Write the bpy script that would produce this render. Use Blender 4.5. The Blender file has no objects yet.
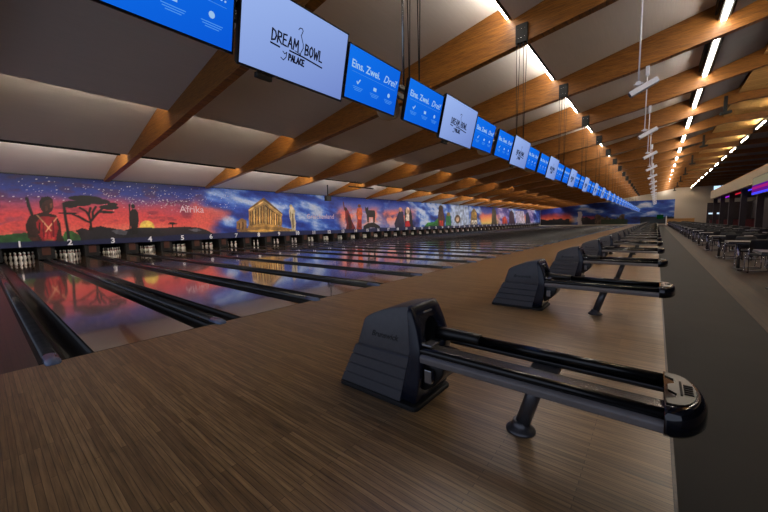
import bpy, bmesh, math, random
import numpy as np
from mathutils import Matrix, Vector
random.seed(4); RNG = np.random.default_rng(7)
SC = bpy.context.scene
COL = SC.collection

# ------------------------------------------------------------------ camera, world, exposure
CAM_POS = (4.856, -1.264, 1.372)
YAW, PITCH, ROLL, FPX = 0.685498, -0.095329, -0.020486, 332.35
def make_camera():
    f = Vector((-math.sin(YAW)*math.cos(PITCH), math.cos(YAW)*math.cos(PITCH), math.sin(PITCH)))
    r0 = Vector((math.cos(YAW), math.sin(YAW), 0)); u0 = r0.cross(f)
    r = r0*math.cos(ROLL) + u0*math.sin(ROLL); u = -r0*math.sin(ROLL) + u0*math.cos(ROLL)
    cd = bpy.data.cameras.new('camera'); cd.sensor_width = 36; cd.sensor_fit = 'HORIZONTAL'
    cd.lens = 36*FPX/768; cd.clip_start = .05; cd.clip_end = 400
    o = bpy.data.objects.new('camera', cd); COL.objects.link(o)
    m = Matrix((r, u, -f)).transposed().to_4x4(); m.translation = Vector(CAM_POS)
    o.matrix_world = m
    SC.camera = o
make_camera()
WORLD_COL, WORLD_STR = (0.68, 0.77, 1.0), 0.72
w = bpy.data.worlds.new('world'); SC.world = w; w.use_nodes = True
w.node_tree.nodes['Background'].inputs[0].default_value = (*WORLD_COL, 1)
w.node_tree.nodes['Background'].inputs[1].default_value = WORLD_STR
TUBE, COVE1, COVE2, TUBE3 = 50.0, 42.0, 44.0, 64.0        # radiance of the fluorescent strips
MURAL_FILL = 58.0  # radiance of the added fill strips that brighten the mural
vs = SC.view_settings
vs.view_transform = 'Standard'; vs.look = 'None'; vs.gamma = 1; vs.exposure = 0.0
vs.use_curve_mapping = False

# ------------------------------------------------------------------ helpers
def lin(c):
    c = np.asarray(c, float)/255
    return np.where(c <= .04045, c/12.92, ((c+.055)/1.055)**2.4)
def L4(c): return (*[float(v) for v in lin(c)], 1)
MATS = {}
def mat(name, c, rough=.5, metal=0, var=.12, scale=6, stretch=(1,1,1), emit=None, estr=0, coat=0, bump=0, spec=.5):
    m = bpy.data.materials.new(name); m.use_nodes = True
    nt = m.node_tree; b = nt.nodes['Principled BSDF']
    b.inputs['Roughness'].default_value = rough; b.inputs['Metallic'].default_value = metal
    b.inputs['Coat Weight'].default_value = coat; b.inputs['Coat Roughness'].default_value = .06
    b.inputs['Specular IOR Level'].default_value = spec
    tc = nt.nodes.new('ShaderNodeTexCoord'); mp = nt.nodes.new('ShaderNodeMapping')
    mp.inputs['Scale'].default_value = stretch
    nt.links.new(tc.outputs['Object'], mp.inputs['Vector'])
    nz = nt.nodes.new('ShaderNodeTexNoise'); nz.inputs['Scale'].default_value = scale; nz.inputs['Detail'].default_value = 4
    nt.links.new(mp.outputs[0], nz.inputs['Vector'])
    rp = nt.nodes.new('ShaderNodeValToRGB')
    a = lin(c); lo = np.clip(a*(1-var), 0, 1); hi = np.clip(a*(1+var), 0, 1)
    rp.color_ramp.elements[0].position = .3; rp.color_ramp.elements[1].position = .7
    rp.color_ramp.elements[0].color = (*lo, 1); rp.color_ramp.elements[1].color = (*hi, 1)
    nt.links.new(nz.outputs['Fac'], rp.inputs['Fac'])
    nt.links.new(rp.outputs['Color'], b.inputs['Base Color'])
    if bump:
        bp = nt.nodes.new('ShaderNodeBump'); bp.inputs['Strength'].default_value = bump
        nt.links.new(nz.outputs['Fac'], bp.inputs['Height']); nt.links.new(bp.outputs[0], b.inputs['Normal'])
    if emit is not None:
        b.inputs['Emission Color'].default_value = L4(emit); b.inputs['Emission Strength'].default_value = estr
    MATS[name] = m
    return m
def boards(name, c1, c2, mortar, bw, bl, rough, coat=0, axis='X', bump=.0, gap=.02, rvar=0, streak=.25, spec=.5):
    """boards running along axis, bw wide, bl long, each with its own tone"""
    m = bpy.data.materials.new(name); m.use_nodes = True
    nt = m.node_tree; b = nt.nodes['Principled BSDF']
    b.inputs['Roughness'].default_value = rough; b.inputs['Coat Weight'].default_value = coat; b.inputs['Coat Roughness'].default_value = .05; b.inputs['Specular IOR Level'].default_value = spec
    tc = nt.nodes.new('ShaderNodeTexCoord'); mp = nt.nodes.new('ShaderNodeMapping')
    if axis == 'Y': mp.inputs['Rotation'].default_value = (0, 0, math.pi/2)
    nt.links.new(tc.outputs['Object'], mp.inputs['Vector'])
    br = nt.nodes.new('ShaderNodeTexBrick')
    br.inputs['Scale'].default_value = 1; br.inputs['Brick Width'].default_value = bl; br.inputs['Row Height'].default_value = bw
    br.inputs['Mortar Size'].default_value = gap*bw; br.inputs['Mortar Smooth'].default_value = .3
    br.inputs['Color1'].default_value = L4(c1); br.inputs['Color2'].default_value = L4(c2); br.inputs['Mortar'].default_value = L4(mortar)
    br.offset = .37; br.offset_frequency = 2; br.squash = 1
    nt.links.new(mp.outputs[0], br.inputs['Vector'])
    mp2 = nt.nodes.new('ShaderNodeMapping'); mp2.inputs['Scale'].default_value = (1.2, 22, 1)
    nt.links.new(mp.outputs[0], mp2.inputs['Vector'])
    nz = nt.nodes.new('ShaderNodeTexNoise'); nz.inputs['Scale'].default_value = 3; nz.inputs['Detail'].default_value = 5
    nt.links.new(mp2.outputs[0], nz.inputs['Vector'])
    mx = nt.nodes.new('ShaderNodeMix'); mx.data_type = 'RGBA'; mx.blend_type = 'MULTIPLY'; mx.inputs['Factor'].default_value = 1
    rp = nt.nodes.new('ShaderNodeValToRGB'); v0, v1 = 1-streak*1.6, 1+streak*.6
    rp.color_ramp.elements[0].position = .3; rp.color_ramp.elements[1].position = .72
    rp.color_ramp.elements[0].color = (v0, v0, v0, 1); rp.color_ramp.elements[1].color = (v1, v1, v1, 1)
    nt.links.new(nz.outputs['Fac'], rp.inputs['Fac'])
    nt.links.new(br.outputs['Color'], mx.inputs['A']); nt.links.new(rp.outputs['Color'], mx.inputs['B'])
    nt.links.new(mx.outputs['Result'], b.inputs['Base Color'])
    if rvar:
        mr = nt.nodes.new('ShaderNodeMapRange'); mr.inputs['To Min'].default_value = rough-rvar; mr.inputs['To Max'].default_value = rough+rvar
        n2 = nt.nodes.new('ShaderNodeTexNoise'); n2.inputs['Scale'].default_value = 1.5; n2.inputs['Detail'].default_value = 3
        nt.links.new(tc.outputs['Object'], n2.inputs['Vector']); nt.links.new(n2.outputs['Fac'], mr.inputs['Value']); nt.links.new(mr.outputs[0], b.inputs['Roughness'])
    if bump:
        bp = nt.nodes.new('ShaderNodeBump'); bp.inputs['Strength'].default_value = bump; bp.inputs['Distance'].default_value = .002
        nt.links.new(br.outputs['Fac'], bp.inputs['Height']); bp.invert = True; nt.links.new(bp.outputs[0], b.inputs['Normal'])
    MATS[name] = m
    return m
def emis(name, c, s, c2=None):
    """a lit surface; with c2 a soft diagonal gradient (the picture shown on a screen)"""
    m = bpy.data.materials.new(name); m.use_nodes = True
    nt = m.node_tree; nt.nodes.remove(nt.nodes['Principled BSDF'])
    e = nt.nodes.new('ShaderNodeEmission'); e.inputs['Color'].default_value = L4(c); e.inputs['Strength'].default_value = s
    if c2 is not None:
        tc = nt.nodes.new('ShaderNodeTexCoord'); sp = nt.nodes.new('ShaderNodeSeparateXYZ'); nt.links.new(tc.outputs['Generated'], sp.inputs[0])
        ad = nt.nodes.new('ShaderNodeMath'); ad.operation = 'SUBTRACT'; nt.links.new(sp.outputs['Y'], ad.inputs[0]); nt.links.new(sp.outputs['Z'], ad.inputs[1])
        mr = nt.nodes.new('ShaderNodeMapRange'); mr.inputs['From Min'].default_value = -.9; mr.inputs['From Max'].default_value = .9
        nt.links.new(ad.outputs[0], mr.inputs['Value'])
        rp = nt.nodes.new('ShaderNodeValToRGB'); rp.color_ramp.elements[0].color = L4(c); rp.color_ramp.elements[1].color = L4(c2)
        nt.links.new(mr.outputs[0], rp.inputs['Fac']); nt.links.new(rp.outputs['Color'], e.inputs['Color'])
    nt.links.new(e.outputs[0], nt.nodes['Material Output'].inputs['Surface'])
    MATS[name] = m
    return m

class MB:
    def __init__(s): s.v = []; s.f = []; s.sm = []
    def add(s, vs, fs, smooth=False):
        n = len(s.v); s.v += [tuple(p) for p in vs]; s.f += [tuple(i+n for i in f) for f in fs]; s.sm += [smooth]*len(fs); return s
    def box(s, x0, x1, y0, y1, z0, z1):
        return s.add([(x0,y0,z0),(x1,y0,z0),(x1,y1,z0),(x0,y1,z0),(x0,y0,z1),(x1,y0,z1),(x1,y1,z1),(x0,y1,z1)],
              [(3,2,1,0),(4,5,6,7),(0,1,5,4),(1,2,6,5),(2,3,7,6),(3,0,4,7)])
    def prism(s, pts, y0, y1):
        """polygon in (x, z) extruded along y"""
        n = len(pts); v = [(p[0], y0, p[1]) for p in pts] + [(p[0], y1, p[1]) for p in pts]
        f = [tuple(range(n)), tuple(range(2*n-1, n-1, -1))] + [(i, n+i, n+(i+1) % n, (i+1) % n) for i in range(n)]
        return s.add(v, f)
    def prismx(s, pts, x0, x1, smooth=False):
        """polygon in (y, z) extruded along x"""
        n = len(pts); v = [(x0, p[0], p[1]) for p in pts] + [(x1, p[0], p[1]) for p in pts]
        s.add(v, [(i, (i+1) % n, n+(i+1) % n, n+i) for i in range(n)], smooth)
        k = len(s.v)-2*n
        s.f += [tuple(k+i for i in range(n-1, -1, -1)), tuple(k+n+i for i in range(n))]; s.sm += [False, False]
        return s
    def loft(s, rings, caps=True, smooth=True):
        n = len(rings[0]); v = [p for r in rings for p in r]; f = []
        for a in range(len(rings)-1):
            f += [(a*n+i, a*n+(i+1) % n, (a+1)*n+(i+1) % n, (a+1)*n+i) for i in range(n)]
        s.add(v, f, smooth)
        if caps:
            k = len(s.v)-len(v)
            s.f += [tuple(k+i for i in range(n-1, -1, -1)), tuple(k+(len(rings)-1)*n+i for i in range(n))]; s.sm += [False, False]
        return s
    def tube(s, pts, r, n=10):
        pts = [Vector(p) for p in pts]; rings = []
        rr = r if isinstance(r, (list, tuple)) else [r]*len(pts)
        for i, p in enumerate(pts):
            d = (pts[min(i+1, len(pts)-1)]-pts[max(i-1, 0)]).normalized()
            a = d.cross(Vector((0,0,1)) if abs(d.z) < .9 else Vector((1,0,0))).normalized(); b = d.cross(a)
            rings.append([p + (a*math.cos(t)+b*math.sin(t))*rr[i] for t in [2*math.pi*k/n for k in range(n)]])
        return s.loft(rings)
    def lathe(s, prof, n=12):
        return s.loft([[(r*math.cos(2*math.pi*k/n), r*math.sin(2*math.pi*k/n), z) for k in range(n)] for r, z in prof])
    def mesh(s, name):
        me = bpy.data.meshes.new(name); me.from_pydata(s.v, [], s.f)
        me.polygons.foreach_set('use_smooth', s.sm); me.update()
        bm = bmesh.new(); bm.from_mesh(me); bmesh.ops.recalc_face_normals(bm, faces=bm.faces); bm.to_mesh(me); bm.free()
        return me
    def build(s, name, m, parent=None, bevel=0, seg=2):
        me = s.mesh(name)
        if bevel:
            bm = bmesh.new(); bm.from_mesh(me); bmesh.ops.remove_doubles(bm, verts=bm.verts, dist=1e-5)
            ed = [e for e in bm.edges if len(e.link_faces) == 2 and e.calc_face_angle(0) > .5]
            bmesh.ops.bevel(bm, geom=ed, offset=bevel, segments=seg, affect='EDGES', profile=.5, clamp_overlap=True)
            bm.to_mesh(me); bm.free()
        return link(name, me, m, parent)
def link(name, me, m=None, parent=None, loc=None):
    o = bpy.data.objects.new(name, me); COL.objects.link(o)
    if m is not None:
        if not me.materials: me.materials.append(m)
    if parent is not None: o.parent = parent
    if loc is not None: o.location = loc
    return o
def empty(name, loc=(0,0,0), rot=(0,0,0)):
    o = bpy.data.objects.new(name, None); COL.objects.link(o); o.location = loc; o.rotation_euler = rot
    o.empty_display_size = .1
    return o
def tag(o, label, cat=None, group=None, kind=None):
    o['label'] = label
    if cat: o['category'] = cat
    if group: o['group'] = group
    if kind: o['kind'] = kind
    return o
def copy_tree(o, parent=None):
    c = o.copy(); COL.objects.link(c)
    if parent is not None: c.parent = parent
    for ch in KIDS.get(o.name, []): copy_tree(ch, c)
    return c
KIDS = {}
def index_kids():
    KIDS.clear()
    for o in bpy.data.objects:
        if o.parent is not None: KIDS.setdefault(o.parent.name, []).append(o)
ONES = 'zero first second third fourth fifth sixth seventh eighth ninth tenth eleventh twelfth thirteenth fourteenth fifteenth sixteenth seventeenth eighteenth nineteenth'.split()
TENC = {20: 'twent', 30: 'thirt', 40: 'fort', 50: 'fift', 60: 'sixt'}
def nth(n):
    if n < 20: return ONES[n]
    t = n//10*10
    return TENC[t]+'ieth' if n == t else TENC[t]+'y-'+ONES[n-t]
def text_mesh(body, size, bold=0, shear=0, spacing=1, align='CENTER', mapv=None, extrude=.0015):
    cu = bpy.data.curves.new('lettering', 'FONT'); cu.body = body; cu.size = size; cu.offset = bold; cu.shear = shear
    cu.space_character = spacing; cu.align_x = align; cu.align_y = 'CENTER'; cu.extrude = extrude; cu.resolution_u = 3
    o = bpy.data.objects.new('lettering', cu); COL.objects.link(o)
    dg = bpy.context.evaluated_depsgraph_get(); me = bpy.data.meshes.new_from_object(o.evaluated_get(dg))
    bpy.data.objects.remove(o); bpy.data.curves.remove(cu)
    if mapv:
        for v in me.vertices: v.co = mapv(v.co)
    me.name = 'lettering'; me.materials.clear()
    return me
def stroke_mesh(strokes, w, mapv, t=.002):
    """flat brush strokes: list of polylines in 2D"""
    mb = MB()
    for st in strokes:
        for a, b in zip(st[:-1], st[1:]):
            a = Vector(a); b = Vector(b); d = (b-a)
            if d.length < 1e-6: continue
            d.normalize(); n = Vector((-d.y, d.x))*w/2; e = d*w*.35
            q = [a-e+n, a-e-n, b+e-n, b+e+n]
            mb.add([mapv(Vector((p.x, p.y, 0))) for p in q]+[mapv(Vector((p.x, p.y, t))) for p in q],
                   [(0,1,2,3),(7,6,5,4),(0,4,5,1),(1,5,6,2),(2,6,7,3),(3,7,4,0)])
    return mb.mesh('lettering')
FACE_X = lambda v: Vector((v.z, v.x, v.y))          # writing that faces +x (towards the players)

# ------------------------------------------------------------------ sizes
P = 1.735                  # lane pitch
NL = 52                    # lanes
LW, GUT = .53, .235        # half lane width, gutter width
YEND = 90.5
def LY(i): return (i-1)*P  # lane centre
XM = -18.2                 # mural plane
BX = [-18.25, -8.7, -3.5, .6, 3.8, 5.75, 8.0, 10.0, 20.0]
BZ = [3.95, 4.83, 5.42, 6.0, 6.48, 6.87, 7.33, 7.33, 7.33]
def bz(x): return float(np.interp(x, BX, BZ))
BEAMS = [3.45+5.205*k for k in range(-2, 17)]
BT = .24

# ------------------------------------------------------------------ writing (made first, while the scene is small)
NUM_ME = {i: text_mesh(str(i), .40, bold=.012, mapv=FACE_X) for i in range(1, NL+1)}
EINS_ME = text_mesh('Eins. Zwei.', .117, bold=.0016, align='LEFT', mapv=FACE_X)
DREI_ME = text_mesh('Drei!', .124, bold=.0004, shear=.35, align='LEFT', mapv=FACE_X)
AFR_ME = text_mesh('Afrika', .60, bold=.0, mapv=FACE_X)
def _flank(v):
    z = .505+v.y; return Vector((3.245+v.x, -float(np.interp(z, [0, .4, .76], [.238, .228, .185]))-.0005-v.z, z))
LOGO_ME = text_mesh('Brunswick', .062, bold=.0012, shear=.25, mapv=_flank)
GRI_ME = text_mesh('Griechenland', .58, bold=.0, mapv=FACE_X)

# ------------------------------------------------------------------ materials
boards('approach_wood', (166,132,90), (128,99,65), (88,67,44), .032, 1.15, .33, gap=.06, streak=.30, spec=.8)
boards('lane_wood', (138,106,74), (112,84,57), (70,52,34), .027, 3.0, .14, coat=1.0, gap=.06, streak=.15)
boards('walkway_wood', (62,42,30), (50,33,23), (30,20,14), .06, 1.6, .35, gap=.06, streak=.2)
boards('seating_wood', (66,45,28), (52,35,22), (28,18,11), .12, 1.3, .62, axis='Y', gap=.03, streak=.2)
boards('beam_wood', (164,106,38), (146,91,30), (120,73,22), .042, 3.2, .45, gap=.05, streak=.35)
boards('deck_wood', (226,182,112), (208,160,92), (120,82,40), .30, 2.4, .55, gap=.03, streak=.15)
mat('aisle', (19,19,20), .65, var=.3, scale=1.6, spec=.25)
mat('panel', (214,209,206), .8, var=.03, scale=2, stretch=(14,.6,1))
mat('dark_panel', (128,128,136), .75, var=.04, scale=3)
mat('roof', (70,66,62), .9)
mat('wall_paint', (196,186,172), .8, var=.04)
mat('dark_wall', (46,36,40), .8, var=.2, scale=1.2)
mat('gutter', (13,13,15), .3, var=.2)
mat('cap', (52,54,60), .2, var=.15, spec=.6)
mat('cap_plastic', (104,118,150), .25, var=.1)
mat('pin_white', (232,228,220), .25, var=.02)
mat('pin_red', (170,30,34), .3)
mat('black', (16,16,18), .35, var=.15)
mat('matt_black', (10,10,11), .7, var=.15)
mat('pit', (14,13,13), .8)
mat('kick', (74,36,24), .5, var=.3, scale=3)
mat('steel', (150,152,156), .25, metal=1, var=.08)
mat('chrome', (190,196,206), .15, metal=1, var=.05)
mat('hood_grey', (78,78,82), .42, var=.06, scale=30)
mat('hood_skirt', (72,72,77), .42, var=.06, scale=30)
mat('hood_navy', (26,30,44), .26, var=.1)
mat('hole', (4,4,5), .8)
mat('rail_black', (12,12,14), .22, var=.2)
mat('rail_grey', (128,124,124), .32, metal=.3, var=.1)
mat('strip_grey', (96,92,88), .22, metal=.4, var=.15)
mat('cap_gloss', (12,14,22), .08, var=.1, coat=.5)
mat('bronze', (44,42,36), .3, metal=1, var=.15)
mat('leg_grey', (80,79,83), .28, metal=.5, var=.1)
mat('logo_black', (10,10,12), .4)
mat('silver_mark', (120,124,134), .3, metal=.6)
mat('spot_white', (214,218,232), .45, var=.03)
mat('cable', (16,16,16), .5)
mat('number_white', (235,236,240), .5, var=.02)
mat('letter_pale', (214,186,200), .6, var=.05)
mat('seat_black', (26,25,28), .5, var=.2)
mat('table_top', (36,33,36), .3, var=.2)
mat('fascia', (176,156,128), .7, var=.06)
mat('counter_wood', (196,146,86), .5, var=.15, stretch=(1,1,8))
mat('backwall_red', (96,34,40), .6, var=.3)
emis('tube', (255,243,226), TUBE); emis('cove_one', (255,236,208), COVE1); emis('cove_two', (255,236,214), COVE2); emis('tube_far', (255,238,206), TUBE3)
emis('screen_blue', (16,112,232), 1.0, (10,88,214)); emis('screen_white', (164,192,252), .86, (124,148,218))
emis('screen_text', (164,206,250), .85); emis('screen_faint', (78,150,236), 1.0); emis('screen_logo', (24,26,44), .6)
emis('mural_fill', (255,248,240), MURAL_FILL)
emis('pin_lamp', (255,244,226), 4.0)
emis('led_purple', (150,30,200), 1.6); emis('led_magenta', (220,30,150), 1.4); emis('led_blue', (60,60,230), 1.6); emis('led_red', (200,30,50), 1.0)
emis('daylight', (176,206,236), 1.6); emis('screen_cool', (190,214,240), 1.2); emis('exit_green', (20,110,60), .12)
emis('video_sand', (170,160,130), .5); emis('video_violet', (120,30,170), .6); emis('video_pink', (200,40,150), .6)

# ------------------------------------------------------------------ floors and lanes
def struct(o, label): return tag(o, label, kind='structure')
struct(MB().box(0, 4.99, -8, YEND, -.12, 0).build('floor_approach', MATS['approach_wood']), 'wooden bowling approach of narrow brown boards')
struct(MB().box(4.99, 5.94, -8, YEND, -.12, -.002).build('floor_aisle', MATS['aisle']), 'dark grey aisle floor behind the approach')
struct(MB().box(5.94, 20, -8, YEND, -.12, 0).build('floor_seating', MATS['seating_wood']), 'brown plank floor under the seating tables')
struct(MB().box(-20.3, 0, -8, LY(1)-P/2-.1025, -.12, 0).build('floor_walkway', MATS['walkway_wood']), 'dark wooden walkway beside the first lane')
struct(MB().box(.0, .014, LY(1)-P/2, YEND, -.002, .0012).build('trim_1', MATS['matt_black']), 'thin dark foul line across the lane ends')
struct(MB().box(4.982, 4.998, -8, YEND, -.01, .003).build('trim_2', MATS['walkway_wood']), 'thin metal edge strip between approach and aisle')
struct(MB().box(-20.3, .0, LY(1)-P/2-.1, YEND, -.16, -.12).build('floor_lane_bed', MATS['pit']), 'dark bed under the lanes and gutters')

lane_me = MB().box(-19.3, 0, -LW, LW, -.11, 0).mesh('bowling_lane'); lane_me.materials.append(MATS['lane_wood'])
for i in range(1, NL+1):
    o = link('bowling_lane', lane_me, loc=(0, LY(i), 0))
    tag(o, f'glossy brown wooden bowling lane, the {nth(i)} one from the walkway', 'bowling lane', 'bowling lanes')

def gutter_poly(y0, y1, n=9):
    c, r = (y0+y1)/2, (y1-y0)/2
    return [(c-r*math.cos(math.pi*k/n), -.085*math.sin(math.pi*k/n)**.8 if 0 < k < n else -.003) for k in range(n+1)] + [(y1, -.11), (y0, -.11)]
def cap_ring(x, s=1, n=8, zb=-.11, b=.045):
    a = .064*s
    return [(x, a, zb)] + [(x, a*math.cos(math.pi*k/n), .004+b*s*math.sin(math.pi*k/n)**.7) for k in range(n+1)] + [(x, -a, zb)]
gl = MB().prismx(gutter_poly(-.1025-GUT, -.1025), -18.28, -.002, True).mesh('gutter'); gl.materials.append(MATS['gutter'])
gr = MB().prismx(gutter_poly(.1025, .1025+GUT), -18.28, -.002, True).mesh('gutter'); gr.materials.append(MATS['gutter'])
cb = MB().box(-18.28, -.002, -.1023, .1023, -.11, .003).mesh('cap_base'); cb.materials.append(MATS['matt_black'])
cp = MB().loft([cap_ring(-18.28, zb=.002), cap_ring(-.2, zb=.002)]).mesh('cap'); cp.materials.append(MATS['cap'])
ce = MB().loft([cap_ring(-.2, 1.03, zb=.001), cap_ring(.03, 1.03, zb=.001), cap_ring(.08, .95, zb=.001), cap_ring(.11, .78, zb=.001), cap_ring(.125, .5, zb=.001)]).mesh('cap_end'); ce.materials.append(MATS['cap_plastic'])
for i in range(0, NL+1):
    y = LY(i)+P/2
    d = empty('lane_divider', (0, y, 0))
    if i > 0: link('gutter', gl, None, d)
    if i < NL: link('gutter', gr, None, d)
    link('cap_base', cb, None, d); link('cap', cp, None, d); link('cap_end', ce, None, d)
    lb = ('dark gutter and rounded cap along the walkway edge of the first lane' if i == 0 else
          'dark gutter and rounded cap along the outer edge of the last lane' if i == NL else
          f'pair of dark gutters with rounded cap on the far side of the {nth(i)} lane')
    tag(d, lb, 'lane divider', 'gutter dividers between the lanes')

# ------------------------------------------------------------------ pin decks
struct(MB().box(-20.4, -20.3, -8, YEND, -.16, 4.6).build('wall_back', MATS['pit']), 'dark wall at the back of the pin decks')
for i in range(0, NL+1):
    o = MB().box(-20.2, -18.30, -.3, .3, .002, .9).build('partition', MATS['matt_black']) if i == 0 else link('partition', part_me)
    if i == 0:
        part_me = o.data
        door_me = MB().box(-18.30, -18.285, -.15, .15, .20, .60).mesh('door_panel'); door_me.materials.append(MATS['kick'])
    o.location = (0, LY(i)+P/2, 0)
    struct(o, f'dark partition with reddish brown panel beside the pins of the {nth(max(i, 1))} lane' + (' on the walkway side' if i == 0 else ''))
    link('door_panel', door_me, None, o)
pin_prof = [(.026,0),(.030,.008),(.045,.06),(.0605,.115),(.056,.16),(.040,.205),(.027,.235),(.0232,.255),(.0245,.28),(.0315,.32),(.0322,.345),(.026,.368),(.014,.379),(.004,.381)]
pin_me = MB().lathe(pin_prof, 12).mesh('bowling_pin'); pin_me.materials.append(MATS['pin_white'])
str_me = MB().lathe([(.0300,.228),(.0312,.231),(.0258,.246),(.0248,.249)], 12).lathe([(.0246,.262),(.0256,.264),(.0274,.279),(.0265,.282)], 12).mesh('neck_stripe'); str_me.materials.append(MATS['pin_red'])
ROWS = [(0, ['head pin']), (1, ['second row, walkway-side pin', 'second row, far-side pin']),
        (2, ['third row, walkway-side pin', 'third row, middle pin', 'third row, far-side pin']),
        (3, ['back row, walkway-side pin', 'back row, inner walkway-side pin', 'back row, inner far-side pin', 'back row, far-side pin'])]
far = MB()
for i in range(1, NL+1):
    for row, names in ROWS:
        for j, nm in enumerate(names):
            x, y = -18.40-.264*row, LY(i)+(j-row/2)*.3048
            if i <= 30:
                o = link('bowling_pin', pin_me, None, None, (x, y, 0))
                tag(o, f'white bowling pin standing on the {nth(i)} lane, {nm}', 'bowling pin', 'bowling pins set up at the lane ends')
                if i <= 8: link('neck_stripe', str_me, None, o)
            else:
                far.loft([[(x+r*math.cos(t), y+r*math.sin(t), z) for t in (0, 1.257, 2.513, 3.77, 5.027)] for r, z in [(.03,0),(.06,.115),(.025,.25),(.032,.335),(.01,.381)]])
o = far.build('bowling_pins_far', MATS['pin_white']); tag(o, 'tiny white bowling pins at the farthest lane ends', 'bowling pin', kind='stuff')
lamp_me = MB().box(-18.33, -18.27, -.5, .5, .70, .73).mesh('pin_lamp'); lamp_me.materials.append(MATS['pin_lamp'])
for i in range(1, NL+1):
    tag(link('pin_lamp', lamp_me, None, None, (-.06, LY(i), 0)), f'slim lamp strip above the pins of the {nth(i)} lane', 'lamp', 'lamp strips over the pin decks')

# ------------------------------------------------------------------ painted wall above the pins
def vnoise(x, y, seed):
    r = np.random.default_rng(seed).random((64, 64))
    xi = np.floor(x).astype(int); yi = np.floor(y).astype(int); fx = x-xi; fy = y-yi
    fx = fx*fx*(3-2*fx); fy = fy*fy*(3-2*fy)
    g = lambda a, b: r[a % 64, b % 64]
    return (g(xi,yi)*(1-fx)+g(xi+1,yi)*fx)*(1-fy)+(g(xi,yi+1)*(1-fx)+g(xi+1,yi+1)*fx)*fy
def fbm(x, y, seed, o=4):
    return sum(vnoise(x*2**k, y*2**k, seed+k)*.5**(k+1) for k in range(o))/(1-.5**o)
def sstep(a, b, x):
    t = np.clip((x-a)/(b-a), 0, 1); return t*t*(3-2*t)
def ramp(t, stops):
    ts = [s[0] for s in stops]
    return np.stack([np.interp(t, ts, [s[1][k] for s in stops]) for k in range(3)], -1)
def mixc(a, b, m): return a*(1-m[..., None])+np.asarray(b, float)*m[..., None]
def inpoly(x, y, pts):
    ins = np.zeros(x.shape, bool); n = len(pts)
    for i in range(n):
        (x1, y1), (x2, y2) = pts[i], pts[(i+1) % n]
        if y1 == y2: continue
        c = ((y1 > y) != (y2 > y)) & (x < (x2-x1)*(y-y1)/(y2-y1)+x1)
        ins ^= c
    return ins
def paint(C, S, Z, shapes, ofs=0):
    for sh in shapes:
        kind, col, pts = sh[:3]
        if kind == 'P': m = inpoly(S, Z, pts).astype(float)*.94
        elif kind == 'E':
            (cx, cz), (rx, rz) = pts
            m = sstep(1.12, .88, ((S-cx)/rx)**2+((Z-cz)/rz)**2)
        else:
            m = np.zeros(S.shape); wd = sh[3]
            for (x1, z1), (x2, z2) in zip(pts[:-1], pts[1:]):
                dx, dz = x2-x1, z2-z1; t = np.clip(((S-x1)*dx+(Z-z1)*dz)/(dx*dx+dz*dz+1e-9), 0, 1)
                m = np.maximum(m, sstep(wd*.75, wd*.3, np.hypot(S-x1-t*dx, Z-z1-t*dz)))
        shade = 1+.9*(fbm(S*2.5, Z*2.5, 91)-.5)
        C[...] = C*(1-m[..., None]) + np.asarray(col, float)*shade[..., None]*m[..., None]
def sky(S, Z):
    t = (Z-.62)/3.38
    n1 = fbm(S*.55+3, Z*.9, 11); n2 = fbm(S*.4+40, Z*1.3+S*.25, 21, 5); n3 = fbm(S*1.6, Z*1.6, 31)
    tw = t+(n1-.5)*.28
    afr = ramp(tw, [(0,(90,40,60)),(.16,(238,128,108)),(.30,(226,84,78)),(.48,(214,70,78)),(.62,(168,72,104)),(.74,(86,62,132)),(.84,(34,54,146)),(1,(18,36,110))])
    afr = mixc(afr, (70,62,120), sstep(.56, .72, fbm(S*.8+9, Z*2+4, 41))*.5*sstep(1.2, -.6, S))
    afr = mixc(afr, (90,30,60), sstep(.56, .7, fbm(S*1.1, Z*3+2, 45))*.45)
    blue = ramp(n2+(n3-.5)*.22, [(.15,(10,22,84)),(.36,(20,46,140)),(.48,(34,76,184)),(.58,(78,122,214)),(.68,(170,194,236)),(.85,(214,224,244))])
    spn = ramp(tw, [(0,(120,140,200)),(.2,(214,170,186)),(.38,(238,150,126)),(.58,(232,120,110)),(.72,(96,100,180)),(.85,(34,66,172)),(1,(20,40,130))])
    spn = mixc(spn, blue, sstep(.5, .62, n1)*.6)
    pale = ramp(n2+(t-.5)*-.2, [(.2,(60,100,190)),(.45,(130,165,222)),(.6,(198,212,236)),(.8,(226,232,244))])
    sun = ramp(tw, [(0,(90,80,60)),(.18,(244,214,128)),(.4,(244,164,90)),(.58,(224,110,100)),(.75,(70,80,170)),(1,(24,44,140))])
    vio = ramp(n2, [(.2,(40,40,120)),(.45,(96,84,170)),(.62,(176,160,214)),(.8,(224,214,236))])
    Sw = S+(n1-.5)*2.6+(t-.5)*1.2
    C = afr.copy()
    for s0, wd, nxt in [(8.9,1.6,blue),(20.2,1.4,spn),(32.5,3,blue),(42.3,1.2,pale),(48.2,1.6,blue),(53,1.6,sun),(61,2.5,vio),(68,3,blue),(74,2.5,sun),(80,2,vio),(85,2,blue)]:
        C = C*(1-sstep(s0-wd/2, s0+wd/2, Sw)[..., None]) + nxt*sstep(s0-wd/2, s0+wd/2, Sw)[..., None]
    # the red field of the savanna runs into the blue as a wedge
    wdg = sum(inpoly(S+(n3-.5)*.9+math.cos(a)*r_, Z+(n1-.5)*.5+math.sin(a)*r_*.7, [(7.6,3.15),(8.9,2.8),(10.3,2.45),(9.4,1.9),(8.2,1.4),(7.4,1.4)]).astype(float) for a in (0,1,2,3,4,5) for r_ in (.12,.3))/12
    C = mixc(C, (226,96,86), wdg*.85)
    return C, n1
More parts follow.
